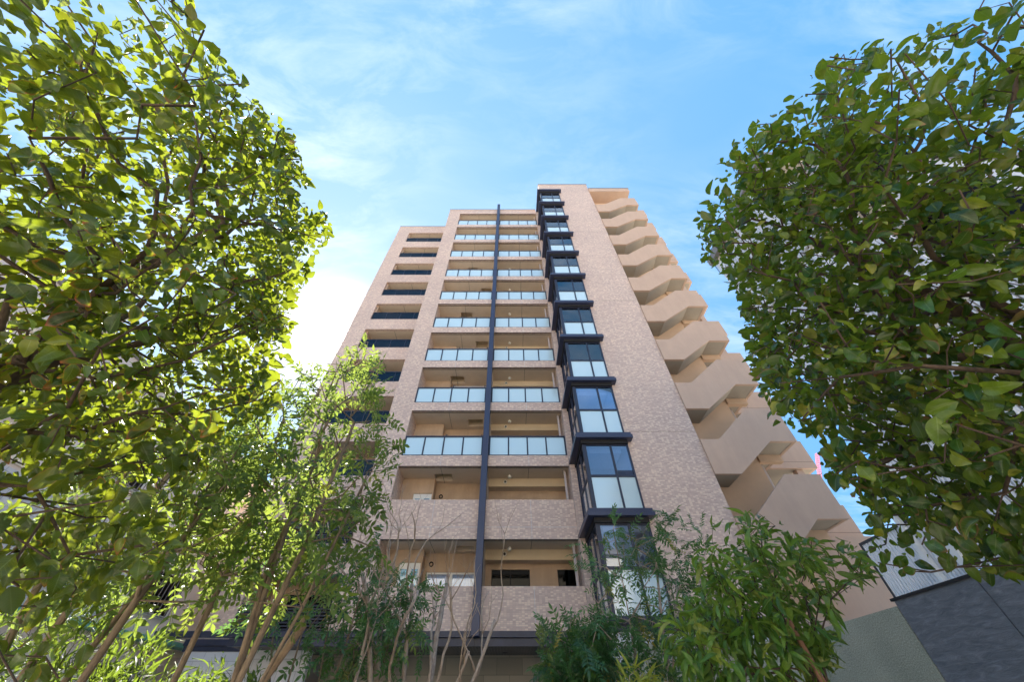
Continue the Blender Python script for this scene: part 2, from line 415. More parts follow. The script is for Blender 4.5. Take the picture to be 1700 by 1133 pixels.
# wing balconies behind the wall openings
def wing_balcony(slats):
    b = MB()
    b.box(-10.07, -5.98, WY + .2, 18.1, 1.85, 2.03)                     # ceiling above the opening
    o = obj('wing_balcony', b, 'soffit', bld, O)
    b = MB(); b.box(-10.07, -5.98, 17.9, 18.1, -.2, 1.85); b.box(-10.1, -9.95, WY + .2, 17.9, -.2, 1.85)
    obj('back_wall', b, 'render beige', o)
    b = MB(); b.box(-9.2, -6.4, 17.87, 17.9, -.1, 1.5)
    obj('window', b, 'dark glass', o)
    b = MB(); b.box(-8.1, -8.08, WY + .2, 17.9, 1.842, 1.85)
    obj('ceiling_joint', b, 'seam', o)
    if slats:
        b = MB()
        for i in range(9): b.box(-10.07, -5.98, WY + .02, WY + .05, .02 + i * .1, .07 + i * .1)
        for i in range(5): b.box(-10.05 + i * 1.0, -10.0 + i * 1.0, WY + .05, WY + .09, 0, .92)
        obj('slat_railing', b, 'dark metal', o)
    else:
        b = MB(); b.box(-10.07, -5.98, WY + .06, WY + .12, .80, .86); b.box(-10.07, -5.98, WY + .06, WY + .12, .02, .06)
        for i in range(5): b.box(-10.06 + i * 1.005, -10.02 + i * 1.005, WY + .06, WY + .12, .06, .80)
        obj('railing', b, 'dark metal', o)
        b = MB(); b.box(-10.05, -6.0, WY + .085, WY + .095, .06, .80)
        obj('smoked_pane', b, 'smoked glass', o)
    return o
wb = wing_balcony(False); wb.location.z += zk(11) - .74 - 1.85
for k in range(3, 11): copy_part(wb, bld, (zk(k) - zk(11)))
wb2 = wing_balcony(True); wb2.location.z += zk(2) - .74 - 1.85
copy_part(wb2, bld, zk(1) - zk(2))

# steel column running up between the balconies
mb = MB(); mb.box(-1.22, -.96, 14.30, 14.56, 1.83, 35.85)
for k in range(0, 12): mb.box(-1.226, -.954, 14.294, 14.56, zk(k) + .9, zk(k) + .912)
part('steel_column', mb, 'column metal', bevel=.008)

# balconies: tiled front and slab is the part; the rest hangs under it
def balcony(x0, x1, k, left, odd):
    """local z=0 is the underside of this balcony's tiled front; its room goes up to the next one"""
    first = k == 0
    hp = 1.22 if k == 0 else 1.48 if k == 1 else .95 if k == 11 else .50
    rise = (zk(k + 1) - zk(k)) if k < 11 else H
    b = MB(); b.box(x0, x1, D, D + .16, 0, hp)
    o = obj('balcony', b, 'tile', bld, (O[0], O[1], O[2] + zk(k)))
    bw = 16.3
    # underside, with a square recess on the left ones
    b = MB()
    y0, y1 = D + .16, bw
    if left and k > 0:
        hx0, hx1 = (-3.42, -2.62) if not odd else (-2.15, -1.40)
        hy0, hy1 = 15.36, 16.02
        b.box(x0, hx0, y0, y1, .0, .16); b.box(hx1, x1, y0, y1, .0, .16)
        b.box(hx0, hx1, y0, hy0, 0, .16); b.box(hx0, hx1, hy1, y1, 0, .16)
    else:
        b.box(x0, x1, y0, y1, .0, .16)
    s_ = obj('ceiling', b, 'soffit', o)
    b = MB(); xj = -3.05 if left else .85
    b.box(xj - .008, xj + .008, D + .16, 15.9 if not left else 16.25, -.003, 0); b.box(x0, x1, D + .158, D + .19, -.012, 0)
    obj('ceiling_joint', b, 'seam', o)
    b = MB(); b.box(xj - .006, xj + .006, D - .002, D, 0, hp)
    if k == 1: b.box(x0, x1, D - .0025, D, .42, .43)
    obj('tile_joint', b, 'joint', o)
    b = MB(); b.box(x0, x1, D + .015, D + .045, -.02, 0)
    obj('drip_edge', b, 'black gap', o)
    if left and k > 0:
        b = MB(); b.box(hx0 + .0, hx1, hy0, hy0 + .02, .16, .4); b.box(hx0, hx1, hy1 - .02, hy1, .16, .4)
        b.box(hx0, hx0 + .02, hy0, hy1, .16, .4); b.box(hx1 - .02, hx1, hy0, hy1, .16, .4); b.box(hx0, hx1, hy0, hy1, .4, .42)
        obj('escape_hatch', b, 'beam tan', o)
    if k < 11:
        # railing
        if k >= 2:
            b = MB(); n = 4; zt = 1.50
            b.box(x0 + .01, x1 - .01, D + .02, D + .09, zt - .06, zt + .02); b.box(x0 + .02, x1 - .02, D + .025, D + .08, hp, hp + .055)
            w = (x1 - x0 - .08) / n
            for i in range(n + 1):
                xx = x0 + .04 + i * w; b.box(xx - .032, xx + .032, D + .02, D + .08, hp + .0, zt - .055)
            obj('railing', b, 'dark metal', o)
            for i in range(n):
                xx = x0 + .04 + i * w
                obj('glass_panel', MB().box(xx + .02, xx + w - .02, D + .048, D + .058, hp + .055, zt - .055), 'frosted glass', o)
        # back wall with its openings
        fl = .2
        b = MB()
        if left:
            wx0, wx1, wt = -3.3, -1.35, fl + 1.86
            b.box(x0, wx0, bw, bw + .15, .1, rise); b.box(wx1, x1, bw, bw + .15, .1, rise); b.box(wx0, wx1, bw, bw + .15, wt, rise)
            b.box(x0, -4.3, 15.8, bw, .1, rise); b.box(-3.47, -3.42, 15.8, bw, .1, rise); b.box(-4.3, -3.47, 15.8, bw, fl + 2.07, rise)
        else:
            wt = fl + 1.95
            b.box(x0, -.72, bw, bw + .15, .1, rise); b.box(.80, 1.9, bw, bw + .15, .1, rise); b.box(-.72, .80, bw, bw + .15, wt, rise); b.box(1.9, x1, bw, bw + .15, wt, rise)
        obj('back_wall', b, 'render beige', o)
        if left:
            g = MB(); 
            for a, c in ((wx0, -2.32), (-2.32, wx1)):
                g.box(a, c, bw + .05, bw + .09, wt - .06, wt); g.box(a, a + .06, bw + .05, bw + .09, fl, wt - .06); g.box(c - .06, c, bw + .05, bw + .09, fl, wt - .06)
            obj('window_frame', g, 'white frame', o)
            g = MB(); g.box(wx0, wx1, bw + .065, bw + .075, fl, wt)
            obj('window_pane', g, 'clear glass', o)
            g = MB()
            n = 40; yy = bw + .22
            for i in range(n):
                a = wx0 + (wx1 - wx0) * i / n; c = wx0 + (wx1 - wx0) * (i + 1) / n
                ya = yy + .025 * math.sin(i * 1.9); yb = yy + .025 * math.sin((i + 1) * 1.9)
                g.face([(a, ya, fl), (c, yb, fl), (c, yb, wt), (a, ya, wt)])
            obj('curtain', g, 'curtain', o)
            g = MB(); g.box(-4.3, -3.47, 15.86, 15.9, fl + 1.99, fl + 2.07); 
            for a, c in ((-4.3, -3.9), (-3.9, -3.47)):
                g.box(a, a + .09, 15.86, 15.9, fl, fl + 1.99); g.box(c - .09, c, 15.86, 15.9, fl, fl + 1.99); g.box(a + .09, c - .09, 15.86, 15.9, fl + 1.86, fl + 1.99)
            obj('side_window', g, 'white frame', o)
            g = MB(); g.box(-4.22, -3.55, 15.885, 15.895, fl, fl + 1.87)
            obj('side_pane', g, 'blue pane', o)
            g = MB(); g.lathe(0, 0, [(.07, 0), (.095, .01), (.095, .04), (.07, .05), (.05, .02)], 14)
            vx = -3.15
            g.v = [(vx + x, bw - z, 2.33 + y) for x, y, z in g.v]
            obj('vent_cap', g, 'black gap', o)
            if k in (2, 3, 4, 6, 7):
                zr = 1.50 + (.22 if k != 2 else .12)
                for px in (-3.0, -1.33):
                    g = MB()
                    g.tube([(px, D + .06, 1.50), (px, D + .10, zr)], .018, 6); g.tube([(px, D + .10, zr), (px + .05, D + .30, zr + .10)], .016, 6)
                    obj('drying_arm', g, 'dark metal', o)
                if k != 2:
                    g = MB(); g.tube([(-3.9 if k == 4 else -3.05, D + .25, zr + .03), (-1.28, D + .25, zr + .03)], .014, 6)
                    obj('drying_pole', g, 'white paint', o)
        else:
            obj('window_pane', MB().box(-.72, .80, bw + .06, bw + .07, fl, wt), 'dark glass', o); obj('window_pane', MB().box(1.9, x1, bw + .06, bw + .07, fl, wt), 'dark glass', o)
            g = MB()
            for a in (-.72, .02, 1.9): g.box(a, a + .035, bw + .04, bw + .09, fl, wt)
            for a in (.765, ): g.box(a, a + .035, bw + .04, bw + .09, fl, wt)
            obj('window_frame', g, 'black gap', o)
            g = MB(); g.box(x0, x1, 15.8, bw, rise - .36, rise)
            g2 = obj('beam', g, 'beam tan', o)
            g = MB(); g.box(x0, x1, 15.83, bw, rise - .366, rise - .36); obj('beam_underside', g, 'soffit', o)
            g = MB(); g.lathe(0, 0, [(.05, 0), (.08, .01), (.085, .05), (.06, .07), (.05, .03)], 14)
            g.v = [(-.2 + x, 15.8 - z, rise - .17 + y) for x, y, z in g.v]
            obj('vent_cap', g, 'lamp glass', o)
            g = MB(); g.box(-.235, -.165, 15.724, 15.73, rise - .20, rise - .14); 
            g.v = []; g.f = []; g.m = []
            g.lathe(0, 0, [(.0, .0), (.052, .0)], 12); g.v = [(-.2 + x, 15.755, rise - .17 + y) for x, y, z in g.v]
            obj('vent_hole', g, 'black gap', o)
            g = MB(); g.lathe(0, 15.45, [(.0, rise - .15), (.05, rise - .145), (.085, rise - .11), (.09, rise - .07), (.06, rise - .035), (.04, rise - .03), (.04, rise)], 18)
            obj('ceiling_lamp', g, 'lamp glass', o, smooth=True)
            g = MB(); g.tube([(2.44, 14.98, fl), (2.44, 14.98, rise - .12), (2.44, 15.06, rise - .03), (2.44, 15.2, rise - .0)], .055, 10)
            g.box(2.37, 2.51, 14.93, 15.05, .9, .94)
            obj('drain_pipe', g, 'pipe', o, smooth=False)
        # partition at the column side / outer side
        g = MB()
        if left: g.box(x1, x1 + .13, D + .16, bw, 0, rise)
        else: g.box(x0 - .13, x0, D + .16, bw, 0, rise)
        obj('side_wall', g, 'soffit', o)
    return o
for k in range(0, 12):
    balcony(-4.88, -1.22, k, True, k % 2 == 1)
    balcony(-.96, 2.6, k, False, False)
mb = MB(); mb.box(-1.22, -.96, D + .03, D + .16, 1.98, 34.2)
part('column_backing', mb, 'black gap')

# stacked glass bays
def bay():
    """local z=0 is the top of the ledge above the window"""
    b = MB()
    b.box(2.65, 4.83, 12.29, 12.75, -.09, 0); b.box(2.65, 2.95, 12.75, 14.58, -.09, 0)
    b.box(2.69, 4.79, 12.33, 12.7, -.11, -.09)
    b.box(2.60, 4.86, 12.24, 12.75, -.26, -.11); b.box(2.60, 2.95, 12.75, 14.58, -.26, -.11)
    o = obj('bay_window', b, 'column metal', bld, O, bevel=.006)
    b = MB(); b.box(2.82, 4.66, 12.42, 12.62, -.42, -.26); b.box(2.82, 2.95, 12.62, 14.42, -.42, -.26)
    obj('ledge_recess', b, 'black gap', o)
    b = MB(); zt, zm, zb = -.42, -1.72, -2.95
    b.box(2.86, 3.0, 12.5, 12.64, zb, zt)                                 # corner post
    b.box(4.60, 4.66, 12.5, 12.6, zb, zt); b.box(3.93, 4.0, 12.5, 12.58, zb, zt)
    b.box(3.0, 4.60, 12.505, 12.575, zm - .04, zm + .05); b.box(3.0, 4.60, 12.505, 12.575, zb, zb + .06); b.box(3.0, 4.60, 12.505, 12.575, zt - .05, zt)
    b.box(2.87, 2.93, 12.64, 14.42, zm - .04, zm + .05); b.box(2.87, 2.93, 12.64, 14.42, zb, zb + .05); b.box(2.87, 2.93, 12.64, 14.42, zt - .05, zt)
    b.box(2.865, 2.935, 13.30, 13.37, zb, zt); b.box(2.865, 2.935, 14.0, 14.07, zb, zt); b.box(2.865, 2.935, 14.36, 14.42, zb, zt)
    obj('window_frame', b, 'dark metal', o)
    for a, c in ((3.0, 3.93), (4.0, 4.60)):
        obj('clear_pane', MB().box(a, c, 12.535, 12.545, zm + .05, zt - .05), 'clear glass', o)
        obj('frosted_pane', MB().box(a, c, 12.535, 12.545, zb + .06, zm - .04), 'frosted glass', o)
    for a, c in ((12.64, 13.30), (13.37, 14.0)):
        obj('side_pane', MB().box(2.895, 2.905, a, c, zm + .05, zt - .05), 'clear glass', o)
        obj('side_frosted_pane', MB().box(2.895, 2.905, a, c, zb + .05, zm - .04), 'frosted glass', o)
    b = MB(); b.box(2.95, 4.66, 12.62, 16.0, -.34, -.30); b.box(3.0, 4.64, 15.7, 15.75, -2.9, -.34); b.box(4.62, 4.655, 12.62, 15.7, -2.9, -.34)
    b.box(2.95, 4.62, 12.6, 15.7, -2.99, -2.95)
    obj('room_ceiling', b, 'room ceiling', o)
    b = MB(); b.box(3.2, 4.5, 13.0, 13.16, -.52, -.35); b.box(3.2, 4.5, 13.16, 14.4, -.47, -.44)
    obj('ceiling_box', b, 'white paint', o)
    b = MB(); b.lathe(3.55, 13.3, [(.0, -.5), (.04, -.5), (.045, -.47)], 12); b.lathe(3.4, 14.9, [(.0, -.36), (.04, -.36), (.045, -.34)], 12)
    obj('downlight', b, 'white paint', o)
    return o
by = bay(); by.location.z += 4.93
for j in range(1, 11): copy_part(by, bld, H * j)

# outside staircase: zigzag parapet fronts right of the tower
def stair_flight():
    y0 = 12.52
    b = MB()
    b.prism([(7.62, 0), (8.60, 0), (10.38, 1.36), (11.45, 1.36), (11.45, 2.93), (10.15, 2.93), (8.37, 1.45), (7.62, 1.45)], y0, y0 + .13)
    b.box(11.32, 11.45, y0 + .13, 15.0, 1.36, 2.93)
    o = obj('stair_parapet', b, 'stair render', bld, O)
    b = MB(); b.prism([(7.62, .012), (8.595, .012), (10.375, 1.372), (11.32, 1.372), (11.32, 1.54), (10.30, 1.54), (8.52, .18), (7.62, .18)], y0 + .13, 13.67)
    b.box(10.34, 11.32, 13.67, 15.0, 1.372, 1.54)
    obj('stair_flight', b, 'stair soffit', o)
    b = MB(); b.box(10.36, 11.32, 13.60, 13.85, 1.06, 1.372)
    obj('landing_beam', b, 'stair wall', o)
    b = MB(); b.box(10.50, 10.62, 13.9, 14.02, 1.28, 1.37); b.box(7.80, 7.92, 13.62, 13.67, -1.1, -.75)
    obj('stair_lamp', b, 'lamp glass', o)
    b = MB(); b.box(7.66, 8.02, 13.63, 13.67, -1.2, -.35)
    obj('stair_window', b, 'black gap', o)
    b = MB()
    for i in range(8): b.box(8.52 + i * .2225, 8.52 + (i + 1) * .2225, y0 + .13, 13.67, .18 + i * .17, .18 + (i + 1) * .17)
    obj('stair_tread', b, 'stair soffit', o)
    return o
st = stair_flight(); st.location.z += 3.30
for i in range(1, 10): copy_part(st, bld, H * i)
mb = MB(); mb.box(8.02, 10.34, 13.67, 13.85, G, 34.5); mb.box(7.62, 8.02, 13.67, 13.85, G, 34.5)
part('stair_spine_wall', mb, 'stair wall')
mb = MB(); mb.box(7.62, 11.45, 12.52, 15.5, 34.5, 35.15)
part('stair_roof', mb, 'stair render')
mb = MB(); mb.box(7.62, 11.49, 12.48, 15.5, 35.15, 35.27); part('stair_roof_edge', mb, 'roof metal')

# access corridor balconies behind the staircase
def corridor():
    b = MB(); b.box(10.2, 13.65, 14.80, 14.93, 0, 1.34); b.box(13.52, 13.65, 14.93, 18.2, 0, 1.34)
    o = obj('corridor_balcony', b, 'stair render', bld, O)
    b = MB(); b.box(10.2, 13.52, 14.93, 18.2, .0, .2)
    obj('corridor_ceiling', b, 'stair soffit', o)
    b = MB(); b.box(12.75, 13.05, 14.95, 15.2, -1.65, 0); obj('corridor_post', b, 'stair render', o)
    b = MB(); b.box(10.2, 13.5, 18.05, 18.2, -2.75, 0); obj('corridor_wall', b, 'stair wall', o)
    b = MB(); b.box(11.0, 11.9, 18.0, 18.05, -2.7, -.7); obj('door', b, 'dark metal', o)
    b = MB(); b.box(10.7, 10.76, 14.2, 14.26, -1.6, 0); b.box(11.0, 11.06, 14.5, 14.56, -1.6, 0); b.box(10.8, 10.86, 14.96, 15.02, -2.7, 0)
    obj('pipe', b, 'pipe', o)
    b = MB(); 
    for xx in (11.45, 12.15): b.box(xx, xx + .01, 14.798, 14.80, .3, 1.34)
    b.box(10.2, 13.65, 14.798, 14.80, .29, .302)
    obj('wall_joint', b, 'seam', o)
    return o
co = corridor(); co.location.z += zk(1)
for k in range(2, 12): copy_part(co, bld, zk(k) - zk(1))
part('stair_base_wall', MB().box(7.70, 13.6, 14.0, 14.2, G, 4.6), 'stair render')
part('stair_front_base', MB().box(7.70, 11.4, 12.56, 12.7, G, 2.0), 'stair render')

# ground floor: dark band, canopy, base walls
mb = MB(); mb.box(-11.35, 2.55, D - .06, D + .2, 1.82, 1.98)
mb.box(2.55, 7.70, 12.5, 14.42, 1.86, 2.02); mb.box(-11.4, -5.98, WY - .06, WY + .2, 1.80, 1.98)
part('dark_band', mb, 'dark metal', bevel=.006)
mb = MB()
for a, c in ((-8.9, -5.35), (-5.34, -1.12), (-1.11, 2.05), (2.06, 2.7)): mb.box(a, c, D - .01, D + .1, 1.61, 1.80)
mb.box(2.55, 7.68, 12.58, 12.7, 1.69, 1.85); mb.box(-11.35, -8.9, WY - .02, WY + .1, 1.65, 1.79)
part('canopy_fascia', mb, 'dark metal')
mb = MB()
x = -8.9
while x < 2.7:
    mb.box(x, x + .092, D + .1, 16.9, 1.62, 1.64); x += .1
mb.box(-8.9, 2.7, D + .1, 16.9, 1.64, 1.80)
part('canopy_soffit', mb, 'soffit board')
mb = MB()
for x in (-5.6, -4.2, -2.75, -1.45, -.15): mb.lathe(x, 16.2, [(0, 1.612), (.085, 1.612), (.095, 1.62)], 14)
part('downlight', mb, 'black gap')
mb = MB(); mb.lathe(1.15, 16.3, [(.0, 1.40), (.05, 1.41), (.085, 1.47), (.085, 1.54), (.05, 1.58), (.05, 1.62)], 16)
part('canopy_lamp', mb, 'lamp glass', smooth=True)
part('stone_wall', MB().box(-6.6, 2.7, 16.9, 17.1, G, 1.64), 'stone base')
for q in ((-11.27, -8.9, WY, WY + .2, G, 1.66), (-8.9, -6.6, 15.6, 15.8, G, 1.62), (2.7, 7.62, 12.62, 12.8, G, 1.70)): part('white_base_wall', MB().box(*q), 'white panel')

# ------------------------------------------------------------------ walls on the right
mb = MB()
ys = [-3.0, -.25, 1.15, 2.55, 3.95, 5.35, 6.75]
for a, c in zip(ys[:-1], ys[1:]): mb.box(6.0, 6.25, a + .008, c - .008, G, 1.28)
w = thing('stone_retaining_wall', (6.1, 2, G), 'dark cleft stone retaining wall in large panels below the white louvres', 'wall')
obj('stone_panels', mb, 'cleft stone', w, (-6.1, -2, -G))
obj('panel_joints', MB().box(6.03, 6.24, -3, 6.74, G, 1.27), 'black gap', w, (-6.1, -2, -G))
obj('coping', MB().box(5.98, 6.6, -3, 6.78, 1.28, 1.315), 'black gap', w, (-6.1, -2, -G))
mb = MB(); pr = []
mb.box(6.0, 6.2, 6.76, 9.4, G, 1.22)
# the far end turns towards the building in a soft curve
pts = []
for i in range(9):
    a = R(90 * i / 8); pts.append((6.0 - 1.2 + 1.2 * math.cos(a), 9.4 + 1.2 * math.sin(a)))
for (xa, ya), (xb, yb) in zip(pts[:-1], pts[1:]):
    mb.face([(xa, ya, G), (xb, yb, G), (xb, yb, 1.22), (xa, ya, 1.22)]); mb.face([(xa, ya, 1.22), (xb, yb, 1.22), (xb + .12, yb + .18, 1.22), (xa + .2, ya + .05, 1.22)])
mb.box(2.6, 4.8, 10.6, 10.8, G, 1.22)
w = thing('garden_wall', (6.1, 8, G), 'low grey green pebbledash wall between dark stone wall and tower', 'wall')
obj('wall_face', mb, 'pebbledash', w, (-6.1, -8, -G))

# ------------------------------------------------------------------ neighbour on the right behind white louvres
nb = thing('louvred_building', (10, 1, G), 'white building screened by fine vertical louvres behind right tree', 'building')
NO = (-10, -1, -G)
obj('wall', MB().box(7.4, 15, 2.7, 5.6, 4.0, 9.6), 'pale panel', nb, NO)
obj('lower_wall', MB().box(7.4, 15, -4, 5.6, G, 4.0), 'pale panel', nb, NO)
obj('roof', MB().box(6.2, 15.2, 2.6, 5.75, 9.6, 9.85), 'roof metal', nb, NO)
fl_z = [1.5, 4.2, 6.9, 9.6]
for z in fl_z[1:]:
    obj('floor_slab', MB().box(6.34, 7.4, -4 if z < 5 else 2.7, 5.6, z - .22, z - .003), 'cream wall', nb, NO)
for z0, z1 in zip(fl_z[:-1], fl_z[1:]):
    ya = -3.0 if z0 < 4 else 2.7; b = MB(); y = ya
    while y < 5.55:
        b.box(6.26, 6.30, y, y + .036, z0 - .1, z1 - .28); y += .062
    obj('louvre_screen', b, 'louver white', nb, NO)
    b = MB()
    for i in range(6): b.box(6.302, 6.318, ya, 5.55, z0 + .1 + i * .42, z0 + .118 + i * .42)
    obj('screen_wire', b, 'wire', nb, NO)
    b = MB()
    for y in (5.5, 3.6, 1.7, -.8):
        if y > ya: obj('screen_post', MB().box(6.22, 6.34, y, y + .1, z0 - .1, z1 - .2), 'white paint', nb, NO)
    b = MB()
    for y in (3.9, 1.9): obj('window', MB().box(7.36, 7.4, y, y + 1.1, z0 + .2, z0 + 2.1), 'dark glass', nb, NO)
ac = thing('air_conditioner', (6.9, 5.0, 4.2), 'boxy white air conditioner standing on the louvred building floor edge', 'air conditioner')
b = MB(); b.box(-.25, .25, -.4, .4, .05, .7); obj('casing', b, 'air unit', ac, bevel=.02)
b = MB()
for i in range(9): b.box(-.27, -.25, -.33, .33, .12 + i * .06, .14 + i * .06)
obj('grille', b, 'wire', ac)
# two slim posts with a bracket at the end of the screen
pl = thing('steel_post', (6.3, 6.05, 1.36), 'slim pale steel post standing free at the end of the louvres', 'post')
b = MB(); b.box(-.035, .035, -.035, .035, 0, 3.3); b.box(-.09, .09, -.09, .09, 0, .03); obj('shaft', b, 'white paint', pl)
b = MB(); b.tube([(0, 0, 2.9), (0, -.5, 3.15)], .012, 6); obj('brace', b, 'wire', pl)

rf = thing('metal_railing', (6.4, 6.2, 1.315), 'low white barred railing along the top of the dark stone wall end', 'railing')
b = MB()
for i in range(24): b.box(-.02, .02, -.55 + i * .062, -.514 + i * .062, .05, .86)
obj('bars', b, 'louver white', rf)
b = MB(); b.box(-.03, .03, -.58, .92, .86, .90); b.box(-.03, .03, -.58, .92, .02, .05); b.box(-.03, .03, .88, .92, 0, .86)
obj('rails', b, 'wire', rf)
# ------------------------------------------------------------------ neighbour on the left
ln = thing('pale_building', (-15, 12, G), 'low pinkish concrete building with barred windows behind left trees', 'building')
LO = (15, -12, -G)
obj('wall', MB().box(-22, -13.0, -6, 30, G, 8.6), 'pink wall', ln, LO)
obj('roof', MB().box(-22.1, -12.9, -6.1, 30.1, 8.6, 8.75), 'roof metal', ln, LO)
b = MB()
for z in (1.7, 4.6, 7.2): b.box(-13.0, -12.92, -6, 30, z, z + .14)
obj('string_course', b, 'cream wall', ln, LO)
b = MB(); b.box(-12.96, -12.4, 4, 22, 1.9, 2.02); obj('ledge_trim', b, 'green trim', ln, LO)
obj('panel_wall', MB().box(-13.0, -12.95, -2, 14, 2.1, 4.5), 'pale panel', ln, LO)
for yy in (2.6, 6.4, 10.6, 15, 19):
    for z in (.0, 2.6, 5.4):
        f = obj('window', MB().box(-13.0, -12.93, yy, yy + 1.7, z, z + 1.3), 'white frame', ln, LO)
        obj('pane', MB().box(-12.93, -12.92, yy + .08, yy + 1.62, z + .08, z + 1.22), 'smoked glass', f)
        g = MB()
        for i in range(9): g.box(-12.86, -12.84, yy + .05 + i * .2, yy + .07 + i * .2, z, z + 1.3)
        g.box(-12.88, -12.82, yy, yy + 1.75, z, z + .03); g.box(-12.88, -12.82, yy, yy + 1.75, z + 1.27, z + 1.3)
        obj('window_bars', g, 'roof metal', f)

# buildings across the road behind the camera: they show in the glass and throw light back
ob = thing('street_block', (2, -20, G), 'pale office block across the road mirrored in the glass', 'building')
OO = (-2, 20, -G)
obj('wall', MB().box(-18, 24, -28, -17, G, 12), 'cream wall', ob, OO)
obj('roof', MB().box(-18.3, 24.3, -28.3, -16.7, 12, 12.5), 'roof metal', ob, OO)
for k in range(4):
    for i in range(10):
        obj('window', MB().box(-16 + i * 4, -13.6 + i * 4, -17.0, -16.96, G + 1.0 + k * 3.2, G + 2.6 + k * 3.2), 'dark glass', ob, OO)

# ------------------------------------------------------------------ tower crane far away
cr = thing('tower_crane', (97.8, 110, G), 'distant red lattice crane jib rising beyond the stair tower', 'crane')
def lattice(mb, a, b, w, n, r=.12):
    a, b = Vector(a), Vector(b); d = (b - a).normalized(); u = d.cross(Vector((0, 0, 1)));
    u = (u if u.length > .1 else Vector((1, 0, 0))).normalized(); v = d.cross(u)
    cs = [u * w + v * w, u * -w + v * w, u * -w - v * w, u * w - v * w]
    for c in cs: mb.tube([a + c, b + c], r, 4)
    for i in range(n):
        p, q = a.lerp(b, i / n), a.lerp(b, (i + 1) / n)
        for j in range(4): mb.tube([p + cs[j], q + cs[(j + 1) % 4]], r * .7, 4)
b = MB(); lattice(b, (0, 0, 0), (0, 0, 51), .55, 30, .07); obj('mast', b, 'crane red', cr)
b = MB(); lattice(b, (0, 0, 51), (6.6, 0, 63.6), .36, 16, .055); obj('jib', b, 'crane red', cr)
b = MB(); b.box(-.8, .8, -.8, .8, 48.5, 50.5); obj('cab', b, 'white paint', cr)
# ------------------------------------------------------------------ plants
def norm(a): return a / np.maximum(np.linalg.norm(a, axis=-1, keepdims=True), 1e-9)
# leaf outlines: grid of rows along the midrib (y from 0 to 1) and 5 columns, folded and drooping
def leaf_template(widths, fold, droop, rows=None, cols=5, wave=.0, petiole=.0):
    V = []; UV = []
    n = len(widths)
    for i, w in enumerate(widths):
        t = i / (n - 1)
        y = t; z0 = -droop * t * t
        for j in range(cols):
            s = (j / (cols - 1)) * 2 - 1
            V.append((s * w, y * (1 - .06 * abs(s)), z0 + fold * abs(s) * w * 2 + wave * math.sin(t * 7 + s * 2) * abs(s)))
            UV.append((.5 + s * .5, t))
    F = []
    for i in range(n - 1):
        for j in range(cols - 1):
            a = i * cols + j; F.append((a, a + 1, a + cols + 1, a + cols))
    return np.array(V), F, np.array(UV)
def pinnate_template(npair, lw, ll, droop, cols=3, seed=0):
    """compound leaf of unit length: leaflets in pairs along a stalk and one at the tip"""
    r = random.Random(seed)
    lv, lf, luv = leaf_template([.02, .75 * lw, lw, .62 * lw, .0], .25, .22, cols=cols)
    V = []; F = []; UV = []
    def put(base, ang, sc, tilt):
        nonlocal V, F, UV
        ca, sa = math.cos(ang), math.sin(ang); i0 = len(V)
        for (x, y, z), uv in zip(lv * sc, luv):
            z2 = z + y * tilt
            X = x * ca + y * sa; Y = -x * sa + y * ca
            V.append((base[0] + X, base[1] + Y, base[2] + z2)); UV.append(tuple(uv))
        for f in lf: F.append(tuple(i0 + a for a in f))
    for i in range(npair):
        t = .28 + .60 * i / max(1, npair - 1); zb = -droop * t * t
        for s in (-1, 1): put((0, t, zb), s * R(62 + r.uniform(-9, 9)), ll * r.uniform(.85, 1.1), r.uniform(-.35, .1))
    put((0, .96, -droop * .92), R(r.uniform(-8, 8)), ll * 1.1, -.3)
    # stalk
    i0 = len(V)
    for t in (0, .5, .97):
        for s in (-1, 1): V.append((s * .010, t, -droop * t * t - .004)); UV.append((.5, .5))
    F += [(i0, i0 + 1, i0 + 3, i0 + 2), (i0 + 2, i0 + 3, i0 + 5, i0 + 4)]
    return np.array(V), F, np.array(UV)
T_DOG = [leaf_template([.03, .19, .285, .315, .29, .21, .06], fo, d, wave=w) for fo, d, w in ((.15, .08, .02), (.25, .25, .03), (.12, .45, .06), (.35, .70, .03), (.05, .15, .08))]
T_ASH = [pinnate_template(n, .21, .36, d, seed=n) for n, d in ((3, .15), (4, .3), (3, .5))]
T_NAN = [pinnate_template(n, .19, .30, d, seed=n + 5) for n, d in ((5, .1), (6, .3), (4, .45))]
T_OAK = [leaf_template([.02, .10, .135, .13, .085, .0], .35, d, cols=3, wave=.02) for d in (.15, .4, .7)]
T_BAM = [leaf_template([.01, .055, .06, .035, .0], .3, d, cols=3) for d in (.2, .5)]
T_HED = [leaf_template([.03, .15, .16, .0], .3, d, cols=3) for d in (.1, .35)]

